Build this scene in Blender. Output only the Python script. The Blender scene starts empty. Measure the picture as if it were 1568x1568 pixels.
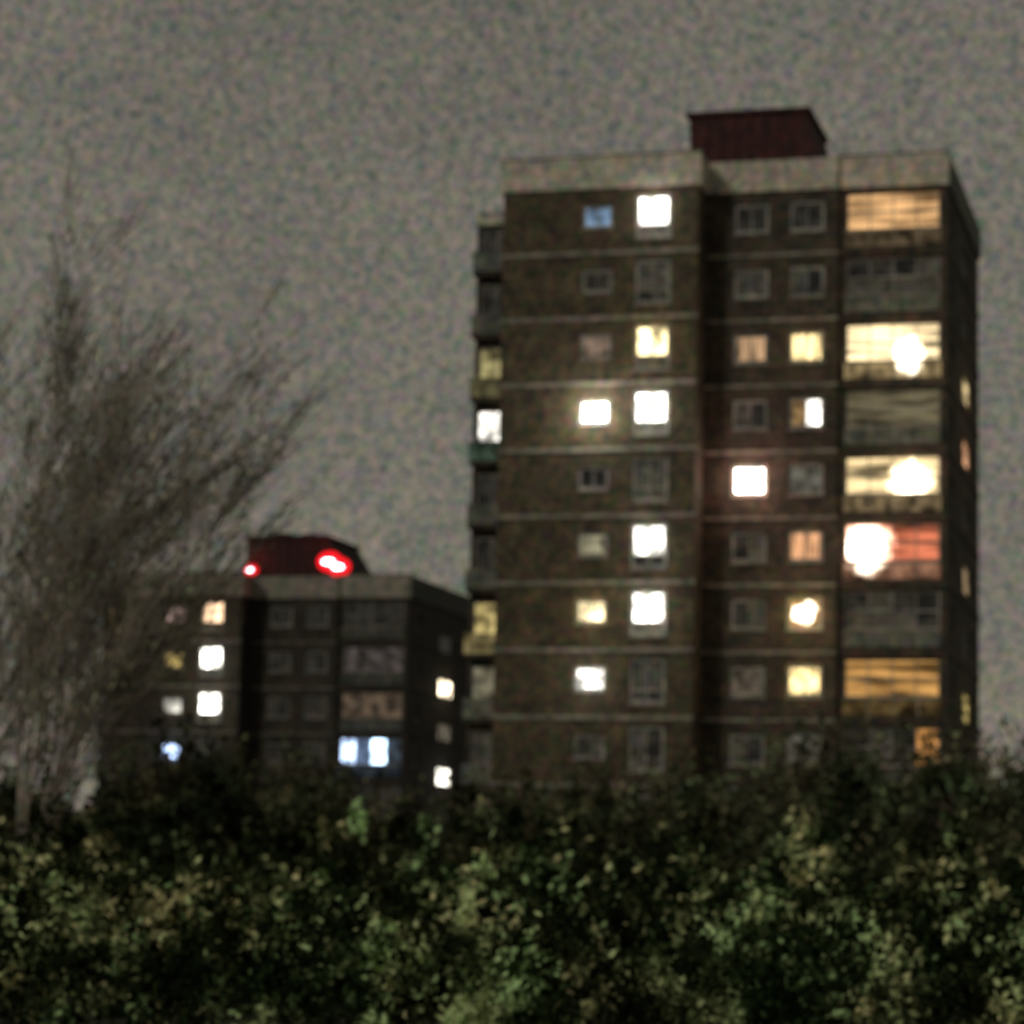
import bpy, math, random
import numpy as np
from mathutils import Matrix, Vector
random.seed(7); rng=np.random.default_rng(7)
sc=bpy.context.scene
sc.view_settings.view_transform='Standard'
try: sc.view_settings.look='None'
except: pass
sc.view_settings.exposure=0
def lin(c):
    return tuple(((x/255)/12.92 if x/255<=.04045 else ((x/255+.055)/1.055)**2.4) for x in c)
# ---------------------------------------------------------------- materials
def new_mat(name):
    m=bpy.data.materials.new(name); m.use_nodes=True
    nt=m.node_tree; nt.nodes.clear()
    out=nt.nodes.new('ShaderNodeOutputMaterial')
    return m,nt,out
def N(nt,t,**k):
    n=nt.nodes.new(t)
    for a,b in k.items(): setattr(n,a,b)
    return n
def surf(name,c1,c2,scale=3,detail=4,rough=.85,fine=3.2,grain=2.2,brick=False,lo=.35,hi=.65):
    m,nt,out=new_mat(name); L=nt.links.new
    bs=N(nt,'ShaderNodeBsdfPrincipled'); bs.inputs['Roughness'].default_value=rough
    tc=N(nt,'ShaderNodeTexCoord')
    n1=N(nt,'ShaderNodeTexNoise'); n1.inputs['Scale'].default_value=scale; n1.inputs['Detail'].default_value=detail
    L(tc.outputs['Object'],n1.inputs['Vector'])
    r=N(nt,'ShaderNodeValToRGB'); r.color_ramp.elements[0].position=lo; r.color_ramp.elements[1].position=hi
    r.color_ramp.elements[0].color=(*c1,1); r.color_ramp.elements[1].color=(*c2,1)
    L(n1.outputs['Fac'],r.inputs['Fac'])
    n2=N(nt,'ShaderNodeTexNoise'); n2.inputs['Scale'].default_value=fine; n2.inputs['Detail'].default_value=2
    L(tc.outputs['Object'],n2.inputs['Vector'])
    mo=N(nt,'ShaderNodeMixRGB'); mo.inputs['Fac'].default_value=.5; L(n2.outputs['Color'],mo.inputs['Color1']); L(n2.outputs['Fac'],mo.inputs['Color2'])
    k=grain
    ma=N(nt,'ShaderNodeVectorMath',operation='MULTIPLY_ADD'); L(mo.outputs[0],ma.inputs[0])
    ma.inputs[1].default_value=(k,k,k); ma.inputs[2].default_value=(1-k/2,)*3
    mx=N(nt,'ShaderNodeVectorMath',operation='MULTIPLY'); L(r.outputs['Color'],mx.inputs[0]); L(ma.outputs[0],mx.inputs[1])
    mm=N(nt,'ShaderNodeVectorMath',operation='MAXIMUM'); L(mx.outputs[0],mm.inputs[0]); mm.inputs[1].default_value=(.004,.004,.004)
    col=mm.outputs[0]
    if brick:
        mp=N(nt,'ShaderNodeMapping'); mp.inputs['Rotation'].default_value=(math.radians(90),0,0)
        L(tc.outputs['Object'],mp.inputs['Vector'])
        b=N(nt,'ShaderNodeTexBrick'); b.inputs['Scale'].default_value=1
        b.inputs['Brick Width'].default_value=.225; b.inputs['Row Height'].default_value=.075; b.inputs['Mortar Size'].default_value=.008
        b.inputs['Color1'].default_value=(1,1,1,1); b.inputs['Color2'].default_value=(.6,.58,.55,1); b.inputs['Mortar'].default_value=(1.2,1.2,1.2,1)
        L(mp.outputs['Vector'],b.inputs['Vector'])
        m2=N(nt,'ShaderNodeMixRGB',blend_type='MULTIPLY'); m2.inputs['Fac'].default_value=.8
        L(col,m2.inputs['Color1']); L(b.outputs['Color'],m2.inputs['Color2']); col=m2.outputs['Color']
    L(col,bs.inputs['Base Color']); L(bs.outputs[0],out.inputs[0])
    return m
def palette(k,tag='',kb=1.0):
    global BRICK,BRICKD,CONC,SLAB,PLANT,FRAME,PANEL,CURT
    def s(c): return tuple(x*k for x in c)
    def sb(c): return tuple(x*k*kb for x in c)
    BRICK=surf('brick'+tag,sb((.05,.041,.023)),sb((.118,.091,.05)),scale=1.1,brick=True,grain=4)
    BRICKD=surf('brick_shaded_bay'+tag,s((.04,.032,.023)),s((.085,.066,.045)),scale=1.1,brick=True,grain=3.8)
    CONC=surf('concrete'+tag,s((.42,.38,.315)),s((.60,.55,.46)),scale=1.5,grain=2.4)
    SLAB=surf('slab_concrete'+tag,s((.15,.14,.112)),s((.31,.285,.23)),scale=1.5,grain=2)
    PLANT=surf('maroon_cladding'+tag,s((.035,.0095,.0095)),s((.068,.018,.016)),scale=2,grain=2.4)
    FRAME=surf('painted_frame'+tag,s((.17,.165,.145)),s((.40,.385,.34)),scale=.9,grain=2,rough=.5)
    PANEL=surf('spandrel_panel'+tag,s((.09,.098,.082)),s((.19,.195,.158)),scale=1.5,grain=2.4)
    CURT=surf('net_curtain'+tag,s((.08,.078,.068)),s((.2,.19,.165)),scale=2.2,grain=2)
palette(1)
ROOF=surf('roof_felt',(.03,.03,.03),(.06,.06,.055))
def glass_dark():
    m,nt,out=new_mat('dark_glass'); L=nt.links.new
    bs=N(nt,'ShaderNodeBsdfPrincipled'); bs.inputs['Roughness'].default_value=.15
    tc=N(nt,'ShaderNodeTexCoord'); n=N(nt,'ShaderNodeTexNoise'); n.inputs['Scale'].default_value=1.7
    L(tc.outputs['Object'],n.inputs['Vector'])
    r=N(nt,'ShaderNodeValToRGB'); r.color_ramp.elements[0].position=.4;r.color_ramp.elements[1].position=.65
    r.color_ramp.elements[0].color=(.015,.015,.017,1); r.color_ramp.elements[1].color=(.1,.095,.085,1)
    L(n.outputs['Fac'],r.inputs['Fac']); L(r.outputs['Color'],bs.inputs['Base Color']); L(bs.outputs[0],out.inputs[0]); return m
GLASS=glass_dark()
_lit={}; _str={}
def lit(rgb,s=1.0,style='n',hot=None):
    """glowing blind/curtain; hot=(u,z,radius,strength): lamp glow painted into the emission"""
    key=(rgb,s,style,hot)
    if key in _lit: return _lit[key]
    m,nt,out=new_mat('lit_window_%d'%len(_lit)); L=nt.links.new
    em=N(nt,'ShaderNodeEmission'); em.inputs['Color'].default_value=(*lin(rgb),1)
    tc=N(nt,'ShaderNodeTexCoord'); mp=N(nt,'ShaderNodeMapping')
    mp.inputs['Scale'].default_value={'n':(1,1,1),'h':(.25,.25,2.2),'v':(3.5,3.5,.4)}[style]
    L(tc.outputs['Object'],mp.inputs['Vector'])
    n=N(nt,'ShaderNodeTexNoise'); n.inputs['Scale'].default_value=1.7; n.inputs['Detail'].default_value=2
    L(mp.outputs['Vector'],n.inputs['Vector'])
    mr=N(nt,'ShaderNodeMapRange'); mr.inputs['From Min'].default_value=.34; mr.inputs['From Max'].default_value=.66
    mr.inputs['To Min'].default_value=.2*s; mr.inputs['To Max'].default_value=2.0*s
    L(n.outputs['Fac'],mr.inputs['Value']); st=mr.outputs['Result']
    if hot:  # soft bright spot painted into the emission, no lamp object behind
        u,z,rad,hs=hot
        nv=N(nt,'ShaderNodeTexNoise'); nv.inputs['Scale'].default_value=2.5; L(tc.outputs['Object'],nv.inputs['Vector'])
        wv=N(nt,'ShaderNodeVectorMath',operation='MULTIPLY_ADD'); L(nv.outputs['Color'],wv.inputs[0]); wv.inputs[1].default_value=(.9,0,.9); L(tc.outputs['Object'],wv.inputs[2])
        sb=N(nt,'ShaderNodeVectorMath',operation='SUBTRACT'); L(wv.outputs[0],sb.inputs[0]); sb.inputs[1].default_value=(u+.45,0,z+.45)
        f=N(nt,'ShaderNodeVectorMath',operation='MULTIPLY'); L(sb.outputs[0],f.inputs[0]); f.inputs[1].default_value=(1,0,1)
        ln=N(nt,'ShaderNodeVectorMath',operation='LENGTH'); L(f.outputs[0],ln.inputs[0])
        h=N(nt,'ShaderNodeMapRange',interpolation_type='SMOOTHSTEP'); h.inputs['From Min'].default_value=rad*.3; h.inputs['From Max'].default_value=rad*1.8
        h.inputs['To Min'].default_value=hs; h.inputs['To Max'].default_value=0; L(ln.outputs['Value'],h.inputs['Value'])
        ad=N(nt,'ShaderNodeMath',operation='ADD'); L(st,ad.inputs[0]); L(h.outputs['Result'],ad.inputs[1]); st=ad.outputs[0]
        cm=N(nt,'ShaderNodeMixRGB'); cm.inputs['Color1'].default_value=(*lin(rgb),1); cm.inputs['Color2'].default_value=(1,.88,.66,1)
        dv=N(nt,'ShaderNodeMath',operation='DIVIDE',use_clamp=True); L(h.outputs['Result'],dv.inputs[0]); dv.inputs[1].default_value=hs
        L(dv.outputs[0],cm.inputs['Fac']); L(cm.outputs[0],em.inputs['Color'])
    L(st,em.inputs['Strength']); L(em.outputs[0],out.inputs[0])
    _lit[key]=m; _str[m.name]=(rgb,s); return m
# ---------------------------------------------------------------- mesh builder
class MB:
    def __init__(s): s.v=[];s.f=[];s.m=[];s.mats=[]
    def mi(s,m):
        if m not in s.mats: s.mats.append(m)
        return s.mats.index(m)
    def quad(s,a,b,c,d,m):
        i=len(s.v); s.v+=[a,b,c,d]; s.f.append((i,i+1,i+2,i+3)); s.m.append(s.mi(m))
    def hexa(s,p,m):
        for q in ((0,3,2,1),(4,5,6,7),(0,1,5,4),(1,2,6,5),(2,3,7,6),(3,0,4,7)):
            s.quad(*[p[k] for k in q],m)
    def box(s,a,b,m):
        x0,y0,z0=a;x1,y1,z1=b
        s.hexa([(x0,y0,z0),(x1,y0,z0),(x1,y1,z0),(x0,y1,z0),(x0,y0,z1),(x1,y0,z1),(x1,y1,z1),(x0,y1,z1)],m)
    def obj(s,name,parent=None):
        me=bpy.data.meshes.new(name); me.from_pydata(s.v,[],s.f)
        for m in s.mats: me.materials.append(m)
        me.polygons.foreach_set('material_index',s.m); me.update()
        o=bpy.data.objects.new(name,me); sc.collection.objects.link(o)
        if parent: o.parent=parent
        return o
class Face:
    def __init__(s,O,T,Nn): s.O=O;s.T=T;s.N=Nn
    def p(s,a,d,z): return (s.O[0]+a*s.T[0]+d*s.N[0], s.O[1]+a*s.T[1]+d*s.N[1], z)
    def box(s,mb,a0,a1,d0,d1,z0,z1,m):
        mb.hexa([s.p(a0,d0,z0),s.p(a1,d0,z0),s.p(a1,d1,z0),s.p(a0,d1,z0),s.p(a0,d0,z1),s.p(a1,d0,z1),s.p(a1,d1,z1),s.p(a0,d1,z1)],m)
H=2.72
def wall_floor(F,wm,mb,a0,a1,z0,z1,wins,rec=.16):
    as_=sorted({a0,a1,*[w[0] for w in wins],*[w[1] for w in wins]})
    zs=sorted({z0,z1,*[w[2] for w in wins],*[w[3] for w in wins]})
    for i in range(len(as_)-1):
        for j in range(len(zs)-1):
            ca=(as_[i]+as_[i+1])/2; cz=(zs[j]+zs[j+1])/2
            if any(w[0]<ca<w[1] and w[2]<cz<w[3] for w in wins): continue
            mb.quad(F.p(as_[i],0,zs[j]),F.p(as_[i+1],0,zs[j]),F.p(as_[i+1],0,zs[j+1]),F.p(as_[i],0,zs[j+1]),wm)
    for w in wins:
        A,B,C,D=w
        for q in (((A,0,C),(A,rec,C),(A,rec,D),(A,0,D)),((B,0,C),(B,rec,C),(B,rec,D),(B,0,D)),((A,0,C),(B,0,C),(B,rec,C),(A,rec,C)),((A,0,D),(B,0,D),(B,rec,D),(A,rec,D))):
            mb.quad(*[F.p(*k) for k in q],wm)
def window(F,fr,gl,w,cols=2,transom=None,mat=None,rec=.15,lowmat=None,fw=.09,panemats=None):
    A,B,C,D=w
    t0=rec-.07
    F.box(fr,A,B,t0,rec,C,C+fw,FRAME); F.box(fr,A,B,t0,rec,D-fw,D,FRAME)
    F.box(fr,A,A+fw,t0,rec,C+fw,D-fw,FRAME); F.box(fr,B-fw,B,t0,rec,C+fw,D-fw,FRAME)
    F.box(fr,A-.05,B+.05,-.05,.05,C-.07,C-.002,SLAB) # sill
    zs=[C+fw]+([transom] if transom else [])+[D-fw]
    if transom: F.box(fr,A+fw,B-fw,t0+.005,rec,transom-.035,transom+.035,FRAME)
    for k in range(1,cols):
        a=A+(B-A)*k/cols
        F.box(fr,a-.025,a+.025,t0+.012,rec,C+fw,D-fw,FRAME)
    for j in range(len(zs)-1):
        for k in range(cols):
            a=A+(B-A)*k/cols; b=A+(B-A)*(k+1)/cols
            m=mat or (GLASS if random.random()<.5 else CURT)
            if panemats: m=panemats[min(k,len(panemats)-1)]
            if lowmat and j==0 and len(zs)>2: m=lowmat
            d=rec-.012
            gl.quad(F.p(a,d,zs[j]),F.p(b,d,zs[j]),F.p(b,d,zs[j+1]),F.p(a,d,zs[j+1]),m)
def blob(mb,c,r,m,seg=10,rings=6,sc3=(1,1,1)):
    P=[[ (c[0]+r*sc3[0]*math.sin(math.pi*i/rings)*math.cos(2*math.pi*j/seg), c[1]+r*sc3[1]*math.sin(math.pi*i/rings)*math.sin(2*math.pi*j/seg), c[2]+r*sc3[2]*math.cos(math.pi*i/rings)) for j in range(seg)] for i in range(rings+1)]
    for i in range(rings):
        for j in range(seg):
            mb.quad(P[i][j],P[i+1][j],P[i+1][(j+1)%seg],P[i][(j+1)%seg],m)
def spill(par,x,y,z,col,en,nm='window_halo_fill'):  # point lamp; by default an added halo light outside a lit window
    ld=bpy.data.lights.new(nm,'POINT'); ld.color=col; ld.energy=en; ld.shadow_soft_size=.25
    lo=bpy.data.objects.new(nm,ld); sc.collection.objects.link(lo); lo.parent=par; lo.location=(x,y,z)
WHITE=(255,250,238)
def tower(name,loc,yaw,n,data,plant,sz):
    e=bpy.data.objects.new(name,None); sc.collection.objects.link(e)
    e.location=loc; e.rotation_euler=(0,0,yaw)
    W=MB();S=MB();FR=MB();GL=MB();PA=MB();BA=MB()
    top=n*H
    vM,vR,DEP=1.6,1.8,15.5
    u1,u2,u3=8.2,13.7,18.05
    FL=Face((0,0),(1,0),(0,1)); FM=Face((0,vM),(1,0),(0,1)); FRt=Face((0,vR),(1,0),(0,1))
    FW=Face((0,3.5),(1,0),(0,1)); FS=Face((u3,vR),(0,1),(-1,0))
    for k in range(n):
        row=n-k
        z=k*H
        d=data.get(row,{})
        w1=(3.35,4.65,z+1.05,z+2.05); w2=(5.6,7.1,z+.55,z+2.4)
        wall_floor(FL,BRICK,W,0,u1,z,z+H,[w1,w2])
        window(FL,FR,GL,w1,cols=2,mat=d.get('L1'),fw=.13)
        window(FL,FR,GL,w2,cols=2,mat=d.get('L2'),transom=z+1.1,lowmat=d.get('L2low',CURT) if d.get('L2') else None,fw=.15)
        w3=(9.4,10.85,z+.95,z+2.2); w4=(11.7,13.15,z+.95,z+2.25)
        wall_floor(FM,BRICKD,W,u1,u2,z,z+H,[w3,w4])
        window(FM,FR,GL,w3,mat=d.get('M1'),fw=.14); window(FM,FR,GL,w4,mat=d.get('M2'),panemats=d.get('M2p'),fw=.14)
        w5=(14.0,17.8,z+.95,z+2.5)
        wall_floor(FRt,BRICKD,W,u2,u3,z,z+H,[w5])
        window(FRt,FR,GL,w5,cols=4,mat=d.get('R'),transom=z+1.7,lowmat=d.get('Rlow'),panemats=d.get('Rp'),fw=.07)
        FRt.box(PA,13.95,17.85,-.07,.05,z+.25,z+.86,d.get('Rpan',PANEL))  # lit rows: room light through the panel is put into its emission
        for a in (15.0,16.0,16.95): FRt.box(FR,a-.02,a+.02,-.085,-.072,z+.22,z+.86,FRAME)
        w6=(6.8,9.9,z+sz,z+sz+1.3); w7=(1.6,2.8,z+.95,z+2.1)
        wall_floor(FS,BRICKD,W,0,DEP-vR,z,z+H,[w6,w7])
        window(FS,FR,GL,w6,mat=d.get('S') or GLASS,cols=3); window(FS,FR,GL,w7,mat=d.get('S2'))
        w8=(-1.95,-.5,z+.9,z+2.35)
        wall_floor(FW,BRICKD,W,-2.1,0,z,z+H,[w8])
        window(FW,FR,GL,w8,mat=d.get('W'),cols=2)
        FW.box(BA,-2.15,-.02,-.5,-.43,z+.12,z+.95,d.get('Wb',PANEL))  # in some rows window light is painted on as the panel's glow
        FW.box(BA,-2.15,-.02,-.42,-.001,z-.06,z+.1,BRICKD)
        FW.box(BA,-2.15,-2.09,-.42,-.001,z+.12,z+.95,PANEL)
        if k>0:
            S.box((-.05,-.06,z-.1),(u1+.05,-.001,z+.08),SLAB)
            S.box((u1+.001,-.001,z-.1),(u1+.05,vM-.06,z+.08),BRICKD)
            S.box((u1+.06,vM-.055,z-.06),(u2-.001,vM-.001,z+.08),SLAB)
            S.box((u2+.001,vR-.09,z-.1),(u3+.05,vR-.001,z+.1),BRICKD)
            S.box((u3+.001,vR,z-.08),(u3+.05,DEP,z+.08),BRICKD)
        for key,(su,sv,szz,amt) in dict(L1=(4.0,-.6,1.55,11),L2=(6.35,-.55,1.75,10),M1=(10.1,1.05,1.6,9),M2=(12.4,1.05,1.6,10),R=(16,1.1,1.7,14),S=(18.6,10.1,sz+.65,6)).items():  # lamps added off the wall to give bright windows a halo
            mt=d.get(key)
            if mt is None or mt.name not in _str: continue
            rgb,st=_str[mt.name]
            if st>=1: spill(e,su,sv,z+szz,lin(rgb),amt*min(st,5))
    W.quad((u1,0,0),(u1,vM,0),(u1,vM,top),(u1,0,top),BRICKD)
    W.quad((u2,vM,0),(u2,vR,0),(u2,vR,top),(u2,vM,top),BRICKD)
    W.quad((0,0,0),(0,3.5,0),(0,3.5,top),(0,0,top),BRICK)
    W.quad((-2.1,3.5,0),(-2.1,DEP,0),(-2.1,DEP,top),(-2.1,3.5,top),BRICK)
    W.quad((-2.1,DEP,0),(u3,DEP,0),(u3,DEP,top),(-2.1,DEP,top),BRICK)
    ph=1.3
    RO=MB()
    RO.box((0,0,top),(u1,DEP,top+.25),ROOF); RO.box((u1+.002,vM,top),(u2,DEP,top+.25),ROOF); RO.box((u2+.002,vR,top),(u3,DEP,top+.25),ROOF)
    RO.box((-2.1,3.5,top-.5),(-.002,DEP,top+.05),ROOF)
    PP=MB()
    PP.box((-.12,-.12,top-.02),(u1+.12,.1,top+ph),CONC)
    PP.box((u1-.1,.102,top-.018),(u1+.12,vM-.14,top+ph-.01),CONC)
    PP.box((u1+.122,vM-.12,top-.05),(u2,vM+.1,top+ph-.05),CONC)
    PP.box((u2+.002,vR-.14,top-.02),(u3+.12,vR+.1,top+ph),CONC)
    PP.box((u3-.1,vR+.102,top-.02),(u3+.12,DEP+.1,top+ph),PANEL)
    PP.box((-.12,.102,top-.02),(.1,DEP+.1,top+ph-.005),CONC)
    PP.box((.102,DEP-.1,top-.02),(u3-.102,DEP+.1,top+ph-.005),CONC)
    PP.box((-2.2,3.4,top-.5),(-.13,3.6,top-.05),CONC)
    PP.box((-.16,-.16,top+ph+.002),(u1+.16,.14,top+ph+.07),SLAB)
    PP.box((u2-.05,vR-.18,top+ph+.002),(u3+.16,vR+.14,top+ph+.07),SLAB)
    a,b,v0,v1,zt,sl=plant
    PL=MB(); zb=top+.25
    PL.hexa([(a,v0,zb),(b,v0,zb),(b,v1,zb),(a,v1,zb),(a-.1,v0,zt),(b-sl,v0,zt),(b-sl,v1,zt),(a-.1,v1,zt)],PLANT)
    PL.box((a-.25,v0-.15,zt+.002),(b-sl+.12,v1+.2,zt+.16),PLANT)
    for i in range(1,8):
        x=a+(b-sl-a)*i/8
        PL.box((x-.05,v0-.06,zb),(x+.05,v0-.002,zt-.05),PLANT)
    PL.box((a+1.2,v0+1,zt+.2),(a+2.2,v0+2,zt+.45),PLANT); PL.box((b-sl-2,v0+1,zt+.2),(b-sl-1.2,v0+2,zt+.4),ROOF)
    for nm,m in (('walls',W),('slab_edges',S),('window_frames',FR),('window_panes',GL),('spandrel_panels',PA),('balconies',BA),('roof',RO),('parapet',PP),('plant_room',PL)):
        m.obj(nm,e)
    return e
L_=lit
WH=L_(WHITE,4); WH2=L_(WHITE,9); DIMB=L_((100,122,145),.99); PINK=L_((112,94,80),.99)
Z=lambda r: (11-r)*H
d1={
1:dict(L1=DIMB,L2=WH,R=L_((200,155,105),1.05,'h'),Rpan=L_((94,80,60),.5)),
2:dict(),
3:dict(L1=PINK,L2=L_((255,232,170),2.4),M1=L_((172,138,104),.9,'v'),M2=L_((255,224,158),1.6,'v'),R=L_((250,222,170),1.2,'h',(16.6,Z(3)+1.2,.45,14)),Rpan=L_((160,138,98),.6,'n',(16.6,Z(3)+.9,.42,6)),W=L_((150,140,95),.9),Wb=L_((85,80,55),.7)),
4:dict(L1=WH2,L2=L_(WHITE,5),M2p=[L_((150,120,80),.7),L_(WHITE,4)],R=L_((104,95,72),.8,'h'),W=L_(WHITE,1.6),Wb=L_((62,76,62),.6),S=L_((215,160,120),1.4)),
5:dict(M1=WH2,R=L_((240,210,155),1.0,'h',(16.6,Z(5)+1.45,.58,14)),M2=L_((88,86,76),.8),Rpan=L_((140,120,88),.5)),
6:dict(L1=L_((130,125,100),.99),L2=L_(WHITE,2.8),L2low=GLASS,M2=L_((205,150,108),1,'v'),R=L_((190,105,75),1,'h',(14.8,Z(6)+1.6,.75,14)),Rpan=L_((150,108,84),.6,'n',(14.9,Z(6)+1.0,.5,5)),S=L_((200,170,130),.9)),
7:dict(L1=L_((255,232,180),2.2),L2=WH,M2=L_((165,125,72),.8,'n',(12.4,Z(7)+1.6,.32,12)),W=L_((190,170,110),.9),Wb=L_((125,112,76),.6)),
8:dict(L1=L_(WHITE,2.8),M1=L_((88,78,66),.8),M2=L_((250,218,150),1.8),R=L_((170,126,70),.95,'h'),Rpan=L_((94,76,46),.5),W=L_((110,105,85),.8),S=L_((220,195,120),1.3)),
9:dict(M2=L_((86,82,72),.7),Rp=[GLASS,CURT,GLASS,L_((180,126,68),.9)]),
}
d1[3]['S']=L_((245,215,160),1.8)
t1=tower('apartment_tower',(-.6,112,0),math.radians(-15),11,d1,(7.3,12.9,3,8,33.6,.7),.4)
palette(.5,'_far',.72)
BL=L_((190,215,255),2.4)
d2={
1:dict(L1=L_((190,160,150),1.4),L2=L_((240,200,160),2.4,'v'),W=L_((160,140,90),.8)),
2:dict(L1=L_((190,165,100),1.3),L2=L_(WHITE,6),R=L_((72,65,62),.7),S=L_((255,235,200),4)),
3:dict(L1=L_((185,182,170),1.6),L2=L_(WHITE,6),R=L_((84,70,56),.8),S=L_((110,102,88),.8)),
4:dict(L1=L_((185,210,255),3.4),L2=L_((70,68,60),.6),Rp=[BL,L_((100,120,150),.7),L_((190,225,255),3.6),L_((60,70,80),.7)],Rpan=L_((45,52,60),.5),S=L_((245,240,225),4)),
5:dict(L1=L_((220,190,90),2)),
}
t2=tower('apartment_tower',(-23.9,166,-.9),math.radians(-15),7,d2,(7.4,14.6,3,9,22.8,2.2),-.15)
spill(t1,4.0,-.9,Z(4)+1.55,(1,.93,.82),130)  # further lamps added outside the brightest windows for wider halos
spill(t1,10.1,.75,Z(5)+1.6,(1,.45,.33),85)
spill(t1,12.4,.95,Z(7)+1.6,(1,.72,.35),50)
spill(t1,16.5,1.1,Z(3)+1.2,(1,.8,.5),25)
spill(t1,16.6,1.1,Z(5)+1.5,(1,.8,.5),30)
spill(t1,14.8,1.1,Z(6)+1.6,(1,.7,.5),34)
spill(t2,15.6,1.0,3*H+1.7,(.5,.7,1),16)
def emis(n,c,s):
    m,nt,out=new_mat(n); em=N(nt,'ShaderNodeEmission'); em.inputs['Color'].default_value=(*c,1); em.inputs['Strength'].default_value=s
    nt.links.new(em.outputs[0],out.inputs[0]); return m
RED=emis('red_beacon_halo',(1,.012,.02),1.5); REDW=emis('red_beacon_core',(1,.5,.55),16)  # wide red body gives the lamp's halo a glowing shape
# small unit on the left corner, larger twin-lamp unit on the right
for lamps,en in (([(7.75,20.85,.36)],45),([(12.75,21.3,.62),(13.35,20.98,.58)],150)):
    mb=MB()
    for (x,z,r) in lamps:
        blob(mb,(x,2.6,z),r,RED,sc3=(1.3,.5,1)); blob(mb,(x+.05,2.2,z-.05),r*.34,REDW,sc3=(1.8,1,.7)); mb.box((x-.06,2.62,19.3),(x+.06,2.7,z-r*.8),ROOF)
    mb.obj('beacon_lamp',t2)
    spill(t2,x-.3,2.15,z+.4,(1,.02,.03),en,'beacon_light')
# ---------------------------------------------------------------- ground
mb=MB()
G=surf('grass_ground',(.03,.04,.018),(.06,.07,.03),scale=.3,fine=4,grain=1)
mb.quad((-3000,-500,0),(3000,-500,0),(3000,6000,0),(-3000,6000,0),G); mb.obj('ground')
# ---------------------------------------------------------------- foliage
def leafmat(name,stops,scale=1.0,isl=.22,contrast=1.0):
    m,nt,out=new_mat(name); L=nt.links.new
    bs=N(nt,'ShaderNodeBsdfDiffuse')
    tc=N(nt,'ShaderNodeTexCoord')
    n=N(nt,'ShaderNodeTexNoise'); n.inputs['Scale'].default_value=scale; n.inputs['Detail'].default_value=2
    L(tc.outputs['Object'],n.inputs['Vector'])
    g=N(nt,'ShaderNodeNewGeometry')
    c=N(nt,'ShaderNodeMath',operation='MULTIPLY_ADD'); L(n.outputs['Fac'],c.inputs[0]); c.inputs[1].default_value=contrast; c.inputs[2].default_value=.5-.5*contrast-isl/2
    ma=N(nt,'ShaderNodeMath',operation='MULTIPLY_ADD'); ma.inputs[1].default_value=isl; L(g.outputs['Random Per Island'],ma.inputs[0])
    L(c.outputs[0],ma.inputs[2])
    r=N(nt,'ShaderNodeValToRGB'); cr=r.color_ramp
    while len(cr.elements)<len(stops): cr.elements.new(.5)
    for el,(p,c) in zip(cr.elements,stops): el.position=p; el.color=(*c,1)
    L(ma.outputs[0],r.inputs['Fac'])
    n2=N(nt,'ShaderNodeTexNoise'); n2.inputs['Scale'].default_value=.55; L(tc.outputs['Object'],n2.inputs['Vector'])
    r2=N(nt,'ShaderNodeValToRGB'); r2.color_ramp.elements[0].position=.4; r2.color_ramp.elements[1].position=.6
    r2.color_ramp.elements[0].color=(.78,1.08,.8,1); r2.color_ramp.elements[1].color=(1.12,.99,.85,1); L(n2.outputs['Fac'],r2.inputs['Fac'])
    mv=N(nt,'ShaderNodeVectorMath',operation='MULTIPLY'); L(r.outputs['Color'],mv.inputs[0]); L(r2.outputs['Color'],mv.inputs[1])
    L(mv.outputs[0],bs.inputs['Color']); L(bs.outputs[0],out.inputs[0]); return m
LEAF=leafmat('leaves',[(.36,(.012,.017,.009)),(.55,(.034,.045,.023)),(.70,(.115,.145,.072)),(.9,(.70,.74,.45))],scale=1.15,contrast=3.0,isl=.2)  # lamplit clumps and black gaps are put into the leaf colour
LEAF2=leafmat('tree_leaves',[(.3,(.028,.03,.02)),(.5,(.075,.08,.054)),(.68,(.16,.168,.11)),(.85,(.36,.36,.24))],scale=1.3,contrast=2.0,isl=.3)
TWIGLEAF=leafmat('sparse_leaves',[(.3,(.06,.05,.038)),(.5,(.16,.135,.10)),(.65,(.36,.32,.25)),(.78,(.7,.64,.52))],scale=1.3,contrast=1.8)
BARK=surf('bark',(.07,.055,.04),(.16,.13,.09),scale=5,fine=20,grain=1)
TBARK=surf('pale_bark',(.07,.058,.046),(.42,.37,.3),scale=1.1,fine=5,grain=2)
def leaves_arrays(C,size,up=None,asp=.6,rnd=.35):
    n=len(C)
    a=rng.normal(size=(n,3)); 
    if up is not None: a=a*rnd+np.asarray(up)
    a/=np.linalg.norm(a,axis=1)[:,None]
    b=np.cross(a,rng.normal(size=(n,3))); b/=np.linalg.norm(b,axis=1)[:,None]
    s=(np.asarray(size)*rng.uniform(.6,1.5,n))[:,None]
    V=np.stack([C-a*s,C+b*s*asp,C+a*s,C-b*s*asp],1).reshape(-1,3)
    return V
def mesh_quads(name,V,mats):
    n=len(V)//4; me=bpy.data.meshes.new(name)
    me.vertices.add(len(V)); me.vertices.foreach_set('co',V.astype(np.float32).ravel())
    me.loops.add(n*4); me.loops.foreach_set('vertex_index',np.arange(n*4,dtype=np.int32))
    me.polygons.add(n); me.polygons.foreach_set('loop_start',np.arange(n,dtype=np.int32)*4)
    try: me.polygons.foreach_set('loop_total',np.full(n,4,dtype=np.int32))
    except Exception: pass
    for m in mats: me.materials.append(m)
    me.update(calc_edges=True); return me
def link(name,me,parent=None,loc=(0,0,0),rz=0,s=1):
    o=bpy.data.objects.new(name,me); sc.collection.objects.link(o); o.location=loc; o.rotation_euler=(0,0,rz); o.scale=(s,s,s)
    if parent: o.parent=parent
    return o
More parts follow.
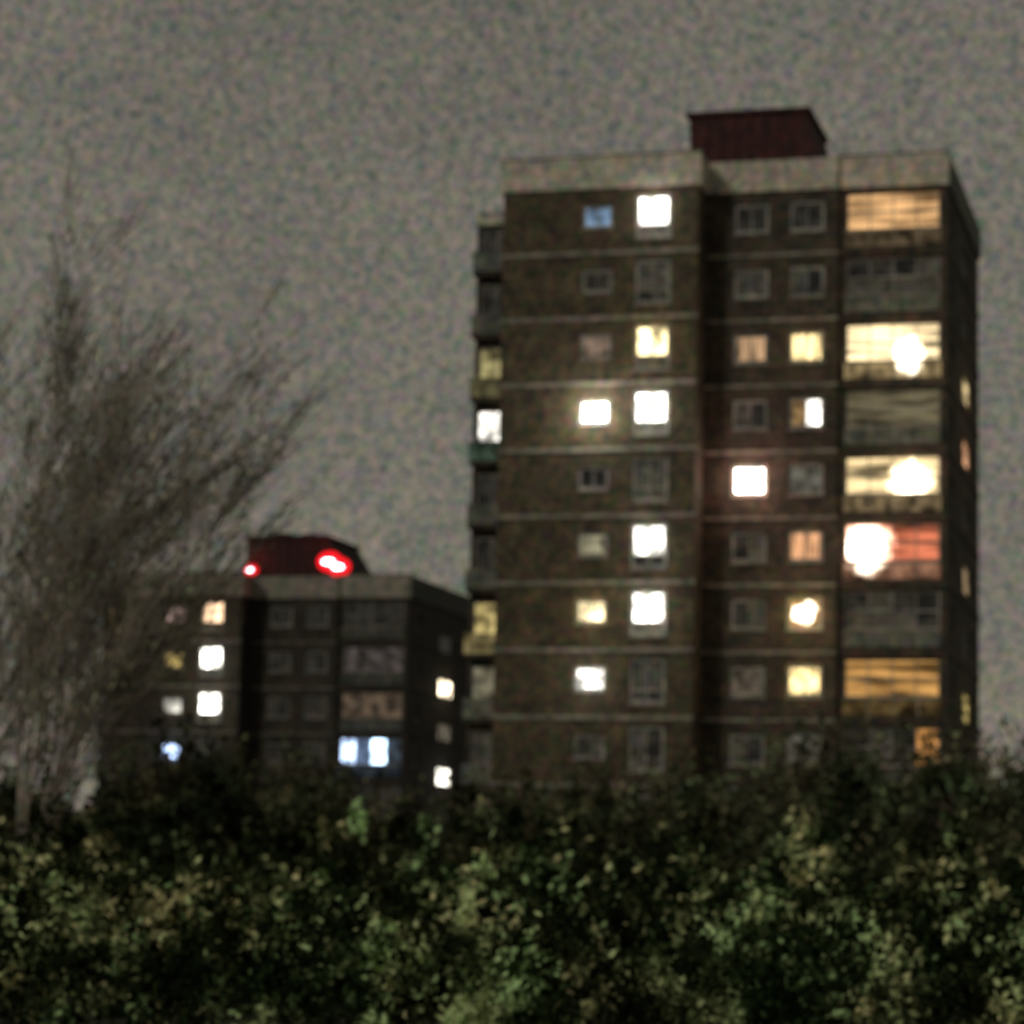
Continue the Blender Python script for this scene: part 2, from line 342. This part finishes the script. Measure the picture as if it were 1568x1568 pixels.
def tube(mb,p,q,r0,r1,m,k=5):
    p=Vector(p);q=Vector(q); d=(q-p).normalized(); a=d.orthogonal().normalized(); b=d.cross(a)
    A=[tuple(p+(a*math.cos(t)+b*math.sin(t))*r0) for t in [2*math.pi*i/k for i in range(k)]]
    B=[tuple(q+(a*math.cos(t)+b*math.sin(t))*r1) for t in [2*math.pi*i/k for i in range(k)]]
    for i in range(k): mb.quad(A[i],A[(i+1)%k],B[(i+1)%k],B[i],m)
def leafy_tree_meshes(h,rad,nclump,nleaf,seed,size=.12):
    random.seed(seed)
    mb=MB(); tips=[]
    trunk=[Vector((0,0,0))]
    for i in range(5): trunk.append(trunk[-1]+Vector((random.uniform(-.15,.15),random.uniform(-.15,.15),h*.15)))
    for i in range(5): tube(mb,trunk[i],trunk[i+1],.2*(1-i*.16)*h/6,.2*(1-(i+1)*.16)*h/6,BARK,7)
    for i in range(nclump):
        s=trunk[random.randint(1,5)]
        th=random.uniform(0,6.28); rr=rad*math.sqrt(random.uniform(.03,1)); zz=h*random.uniform(.25,.9)
        k=1-abs((zz/h-.5)/.5)**2.2; e=Vector((math.cos(th)*rr*max(k,.15),math.sin(th)*rr*max(k,.15),zz))
        mid=(s+e)/2+Vector((0,0,.2)); tube(mb,s,mid,.05*h/6,.03*h/6,BARK,4); tube(mb,mid,e,.03*h/6,.012,BARK,4); tips.append(e)
    C=[]
    for t in tips:
        r=random.uniform(.25,.7)*rad/2.2
        C.append(np.array(t)+rng.normal(size=(nleaf,3))*np.array([r,r,r*.75])*.6)
    for i in range(130):
        b=random.choice(tips); b=Vector(b); l=random.uniform(.6,2.9)
        if b.z<h*.5: continue
        t=b+Vector((random.gauss(.14,.2)*l,random.gauss(0,.2)*l,l)); tube(mb,b,t,.02,.006,BARK,3)
        tt=rng.uniform(0,1,22)[:,None]**1.3
        C.append(np.array(b)*(1-tt)+np.array(t)*tt+rng.normal(size=(22,3))*.12)
    C=np.concatenate(C); C=C[C[:,2]>.15]
    return mb,mesh_quads('crown',leaves_arrays(C,size),[LEAF2])
variants=[]
for i,(h,r) in enumerate(((5.2,2.6),(6.0,2.4),(4.6,2.9))):
    variants.append(leafy_tree_meshes(h,r,70,110,i+3))
def place_tree(var,x,y,s,rz):
    mb,cr=variants[var]
    e=bpy.data.objects.new('tree',None); sc.collection.objects.link(e); e.location=(x,y,0); e.rotation_euler=(0,0,rz); e.scale=(s,s,s)
    if not hasattr(mb,'me'): mb.me=mb.obj('trunk_and_limbs',e).data
    else: link('trunk_and_limbs',mb.me,e)
    link('crown',cr,e)
random.seed(11)
for i in range(13):
    x=-21+i*3.4+random.uniform(-.7,.7)
    place_tree(i%3,x,random.uniform(78,92),random.uniform(.75,1.1)*(1.06 if x>3 else .83),random.uniform(0,6))
for i in range(9):
    x=-14+i*3.5+random.uniform(-.6,.6)
    place_tree((i+1)%3,x,random.uniform(60,68),random.uniform(.5,.8),random.uniform(0,6))
# foreground shrub mass
C=[]
for i in range(2600):
    y=27+31*random.random()**1.1; x=random.uniform(-1,1)*(y*.2+2)
    env=.9+1.8*(.5+.5*math.sin(x*.8+y*.35))*(.5+.5*math.sin(x*1.9-y*.6+1))
    if y<36: env=min(env,.75+(y-27)*.08)
    hh=env+random.uniform(-.2,.5)
    zz=random.uniform(.05,hh); r=random.uniform(.12,.32)
    C.append(np.array((x,y,zz))+rng.normal(size=(60,3))*r*.7*np.array([.75,.8,1.3]))
C=np.concatenate(C); C=C[C[:,2]>.02]
link('shrubs',mesh_quads('shrubs',leaves_arrays(C,.0019*C[:,1],asp=.55),[LEAF]))
C=[]
for i in range(500):
    x=random.uniform(-75,75); y=random.uniform(230,260); zz=random.uniform(0,7)
    C.append(np.array((x,y,zz))+rng.normal(size=(30,3))*1.3)
link('distant_trees',mesh_quads('distant_trees',leaves_arrays(np.concatenate(C),.4),[LEAF2]))
def wispy(loc,seed,nst,hgt,lean):
    random.seed(seed)
    mb=MB(); LC=[];LU=[]
    def grow(p,d,L,r,depth):
        segs=5
        for i in range(segs):
            d=(d+Vector((random.gauss(0.010,.05),random.gauss(0,.06),random.gauss(0.025,.04)))).normalized()
            q=p+d*(L/segs); r2=r*.8
            tube(mb,p,q,r,r2,TBARK,5 if depth<2 else 3); p=q; r=r2
            if depth<3 and not (depth==2 and random.random()<.28):
                nd=(d+Vector((random.gauss(.06,.22),random.gauss(0,.25),random.gauss(0.03,.1)))).normalized()
                grow(p,nd,L*random.uniform(.44,.64),r*.6,depth+1)
            if depth>=2:
                if random.random()<.75:
                    s=p+Vector((random.gauss(0,.08),random.gauss(0,.1),0)); dd=(d+Vector((random.gauss(.04,.16),random.gauss(0,.2),random.gauss(.05,.08)))).normalized()
                    tube(mb,s,s+dd*random.uniform(.4,1.0),.012,.006,TBARK,3)
                if random.random()<(.95 if p.z<6 and p.x<2.6 else .6):
                    LC.append(tuple(p+Vector((random.gauss(0,.14),random.gauss(0,.2),random.gauss(0,.2))))); LU.append(tuple(d))
    tube(mb,(0,0,0),(0.1,0,1.3),.2,.16,TBARK,8)
    for k in range(nst):
        f=k/(nst-1)
        grow(Vector((.1,0,.6+.1*k)),Vector((-.2+lean*f,random.uniform(-.25,.25),1.0)).normalized(),hgt*random.uniform(.85,1.05)*(1-.2*f),.06,0)
    print('wispy',len(LC),len(mb.f))
    e=bpy.data.objects.new('wispy_tree',None); sc.collection.objects.link(e); e.location=loc
    mb.obj('trunk_and_branches',e)
    link('sparse_crown',mesh_quads('sparse_crown',leaves_arrays(np.array(LC),.1,up=np.array(LU),asp=.24,rnd=.2),[TWIGLEAF]),e)
wispy((-9.9,57,0),9,8,8.2,.72)
wispy((-13.0,61,0),21,9,9.0,.75)
# ---------------------------------------------------------------- world / light
w=bpy.data.worlds.new('World'); sc.world=w; w.use_nodes=True; nt=w.node_tree; nt.nodes.clear(); L=nt.links.new
out=N(nt,'ShaderNodeOutputWorld'); bg=N(nt,'ShaderNodeBackground'); bg.inputs['Strength'].default_value=.1
sky=N(nt,'ShaderNodeTexSky'); sky.sky_type='NISHITA'; sky.sun_disc=False
sdir=Vector((-.62,-.6,.5)).normalized()
sky.sun_elevation=math.asin(sdir.z); sky.sun_rotation=math.atan2(sdir.x,sdir.y)
tc=N(nt,'ShaderNodeTexCoord')
n1=N(nt,'ShaderNodeTexNoise'); n1.inputs['Scale'].default_value=440; n1.inputs['Detail'].default_value=2; n1.inputs['Roughness'].default_value=.8
n2=N(nt,'ShaderNodeTexNoise'); n2.inputs['Scale'].default_value=14; n2.inputs['Detail'].default_value=3
L(tc.outputs['Generated'],n1.inputs['Vector']); L(tc.outputs['Generated'],n2.inputs['Vector'])
sx=N(nt,'ShaderNodeSeparateXYZ'); L(tc.outputs['Generated'],sx.inputs[0])
mr=N(nt,'ShaderNodeMapRange'); mr.inputs['From Min'].default_value=0; mr.inputs['From Max'].default_value=.45; L(sx.outputs['Z'],mr.inputs['Value'])
gr=N(nt,'ShaderNodeValToRGB'); gr.color_ramp.elements[0].color=(1.82,1.67,1.34,1); gr.color_ramp.elements[1].color=(1.22,1.14,.94,1)
gr.color_ramp.elements[0].position=.1; L(mr.outputs[0],gr.inputs['Fac'])
K=4.0
mono=N(nt,'ShaderNodeMixRGB'); mono.inputs['Fac'].default_value=.6; L(n1.outputs['Color'],mono.inputs['Color1']); L(n1.outputs['Fac'],mono.inputs['Color2'])
sc1=N(nt,'ShaderNodeVectorMath',operation='MULTIPLY_ADD'); L(mono.outputs[0],sc1.inputs[0]); sc1.inputs[1].default_value=(K,K,K); sc1.inputs[2].default_value=(1-K/2,)*3
mxx=N(nt,'ShaderNodeVectorMath',operation='MAXIMUM'); L(sc1.outputs[0],mxx.inputs[0]); mxx.inputs[1].default_value=(.05,.05,.05)
ml=N(nt,'ShaderNodeVectorMath',operation='MULTIPLY'); L(gr.outputs['Color'],ml.inputs[0]); L(mxx.outputs[0],ml.inputs[1])
sc2=N(nt,'ShaderNodeMath',operation='MULTIPLY_ADD'); L(n2.outputs['Fac'],sc2.inputs[0]); sc2.inputs[1].default_value=.4; sc2.inputs[2].default_value=.8
m3=N(nt,'ShaderNodeVectorMath',operation='SCALE'); L(ml.outputs[0],m3.inputs[0]); L(sc2.outputs[0],m3.inputs['Scale'])
sk=N(nt,'ShaderNodeVectorMath',operation='SCALE'); L(sky.outputs[0],sk.inputs[0]); sk.inputs['Scale'].default_value=.015
ad=N(nt,'ShaderNodeVectorMath',operation='ADD'); L(m3.outputs[0],ad.inputs[0]); L(sk.outputs[0],ad.inputs[1])
L(ad.outputs[0],bg.inputs['Color']); L(bg.outputs[0],out.inputs[0])
try:
    w.cycles.sampling_method='MANUAL'; w.cycles.sample_map_resolution=256
except Exception as ex: print(ex)
sd=bpy.data.lights.new('sun','SUN'); sd.energy=.7; sd.angle=math.radians(10); sd.color=(1,.93,.8)
so=bpy.data.objects.new('sun',sd); sc.collection.objects.link(so); so.rotation_euler=(-sdir).to_track_quat('-Z','Y').to_euler()
# ---------------------------------------------------------------- camera
cd=bpy.data.cameras.new('camera'); cam=bpy.data.objects.new('camera',cd); sc.collection.objects.link(cam); sc.camera=cam
cd.sensor_width=36; cd.lens=36*4230/1568; cd.clip_end=10000; cd.clip_start=.5
cam.matrix_world=Matrix.Translation((0,0,1.6))@Matrix.Rotation(math.radians(97.6),4,'X')@Matrix.Rotation(math.radians(1.2),4,'Z')
cd.dof.use_dof=True; cd.dof.focus_distance=10; cd.dof.aperture_fstop=(cd.lens/1000)/.034
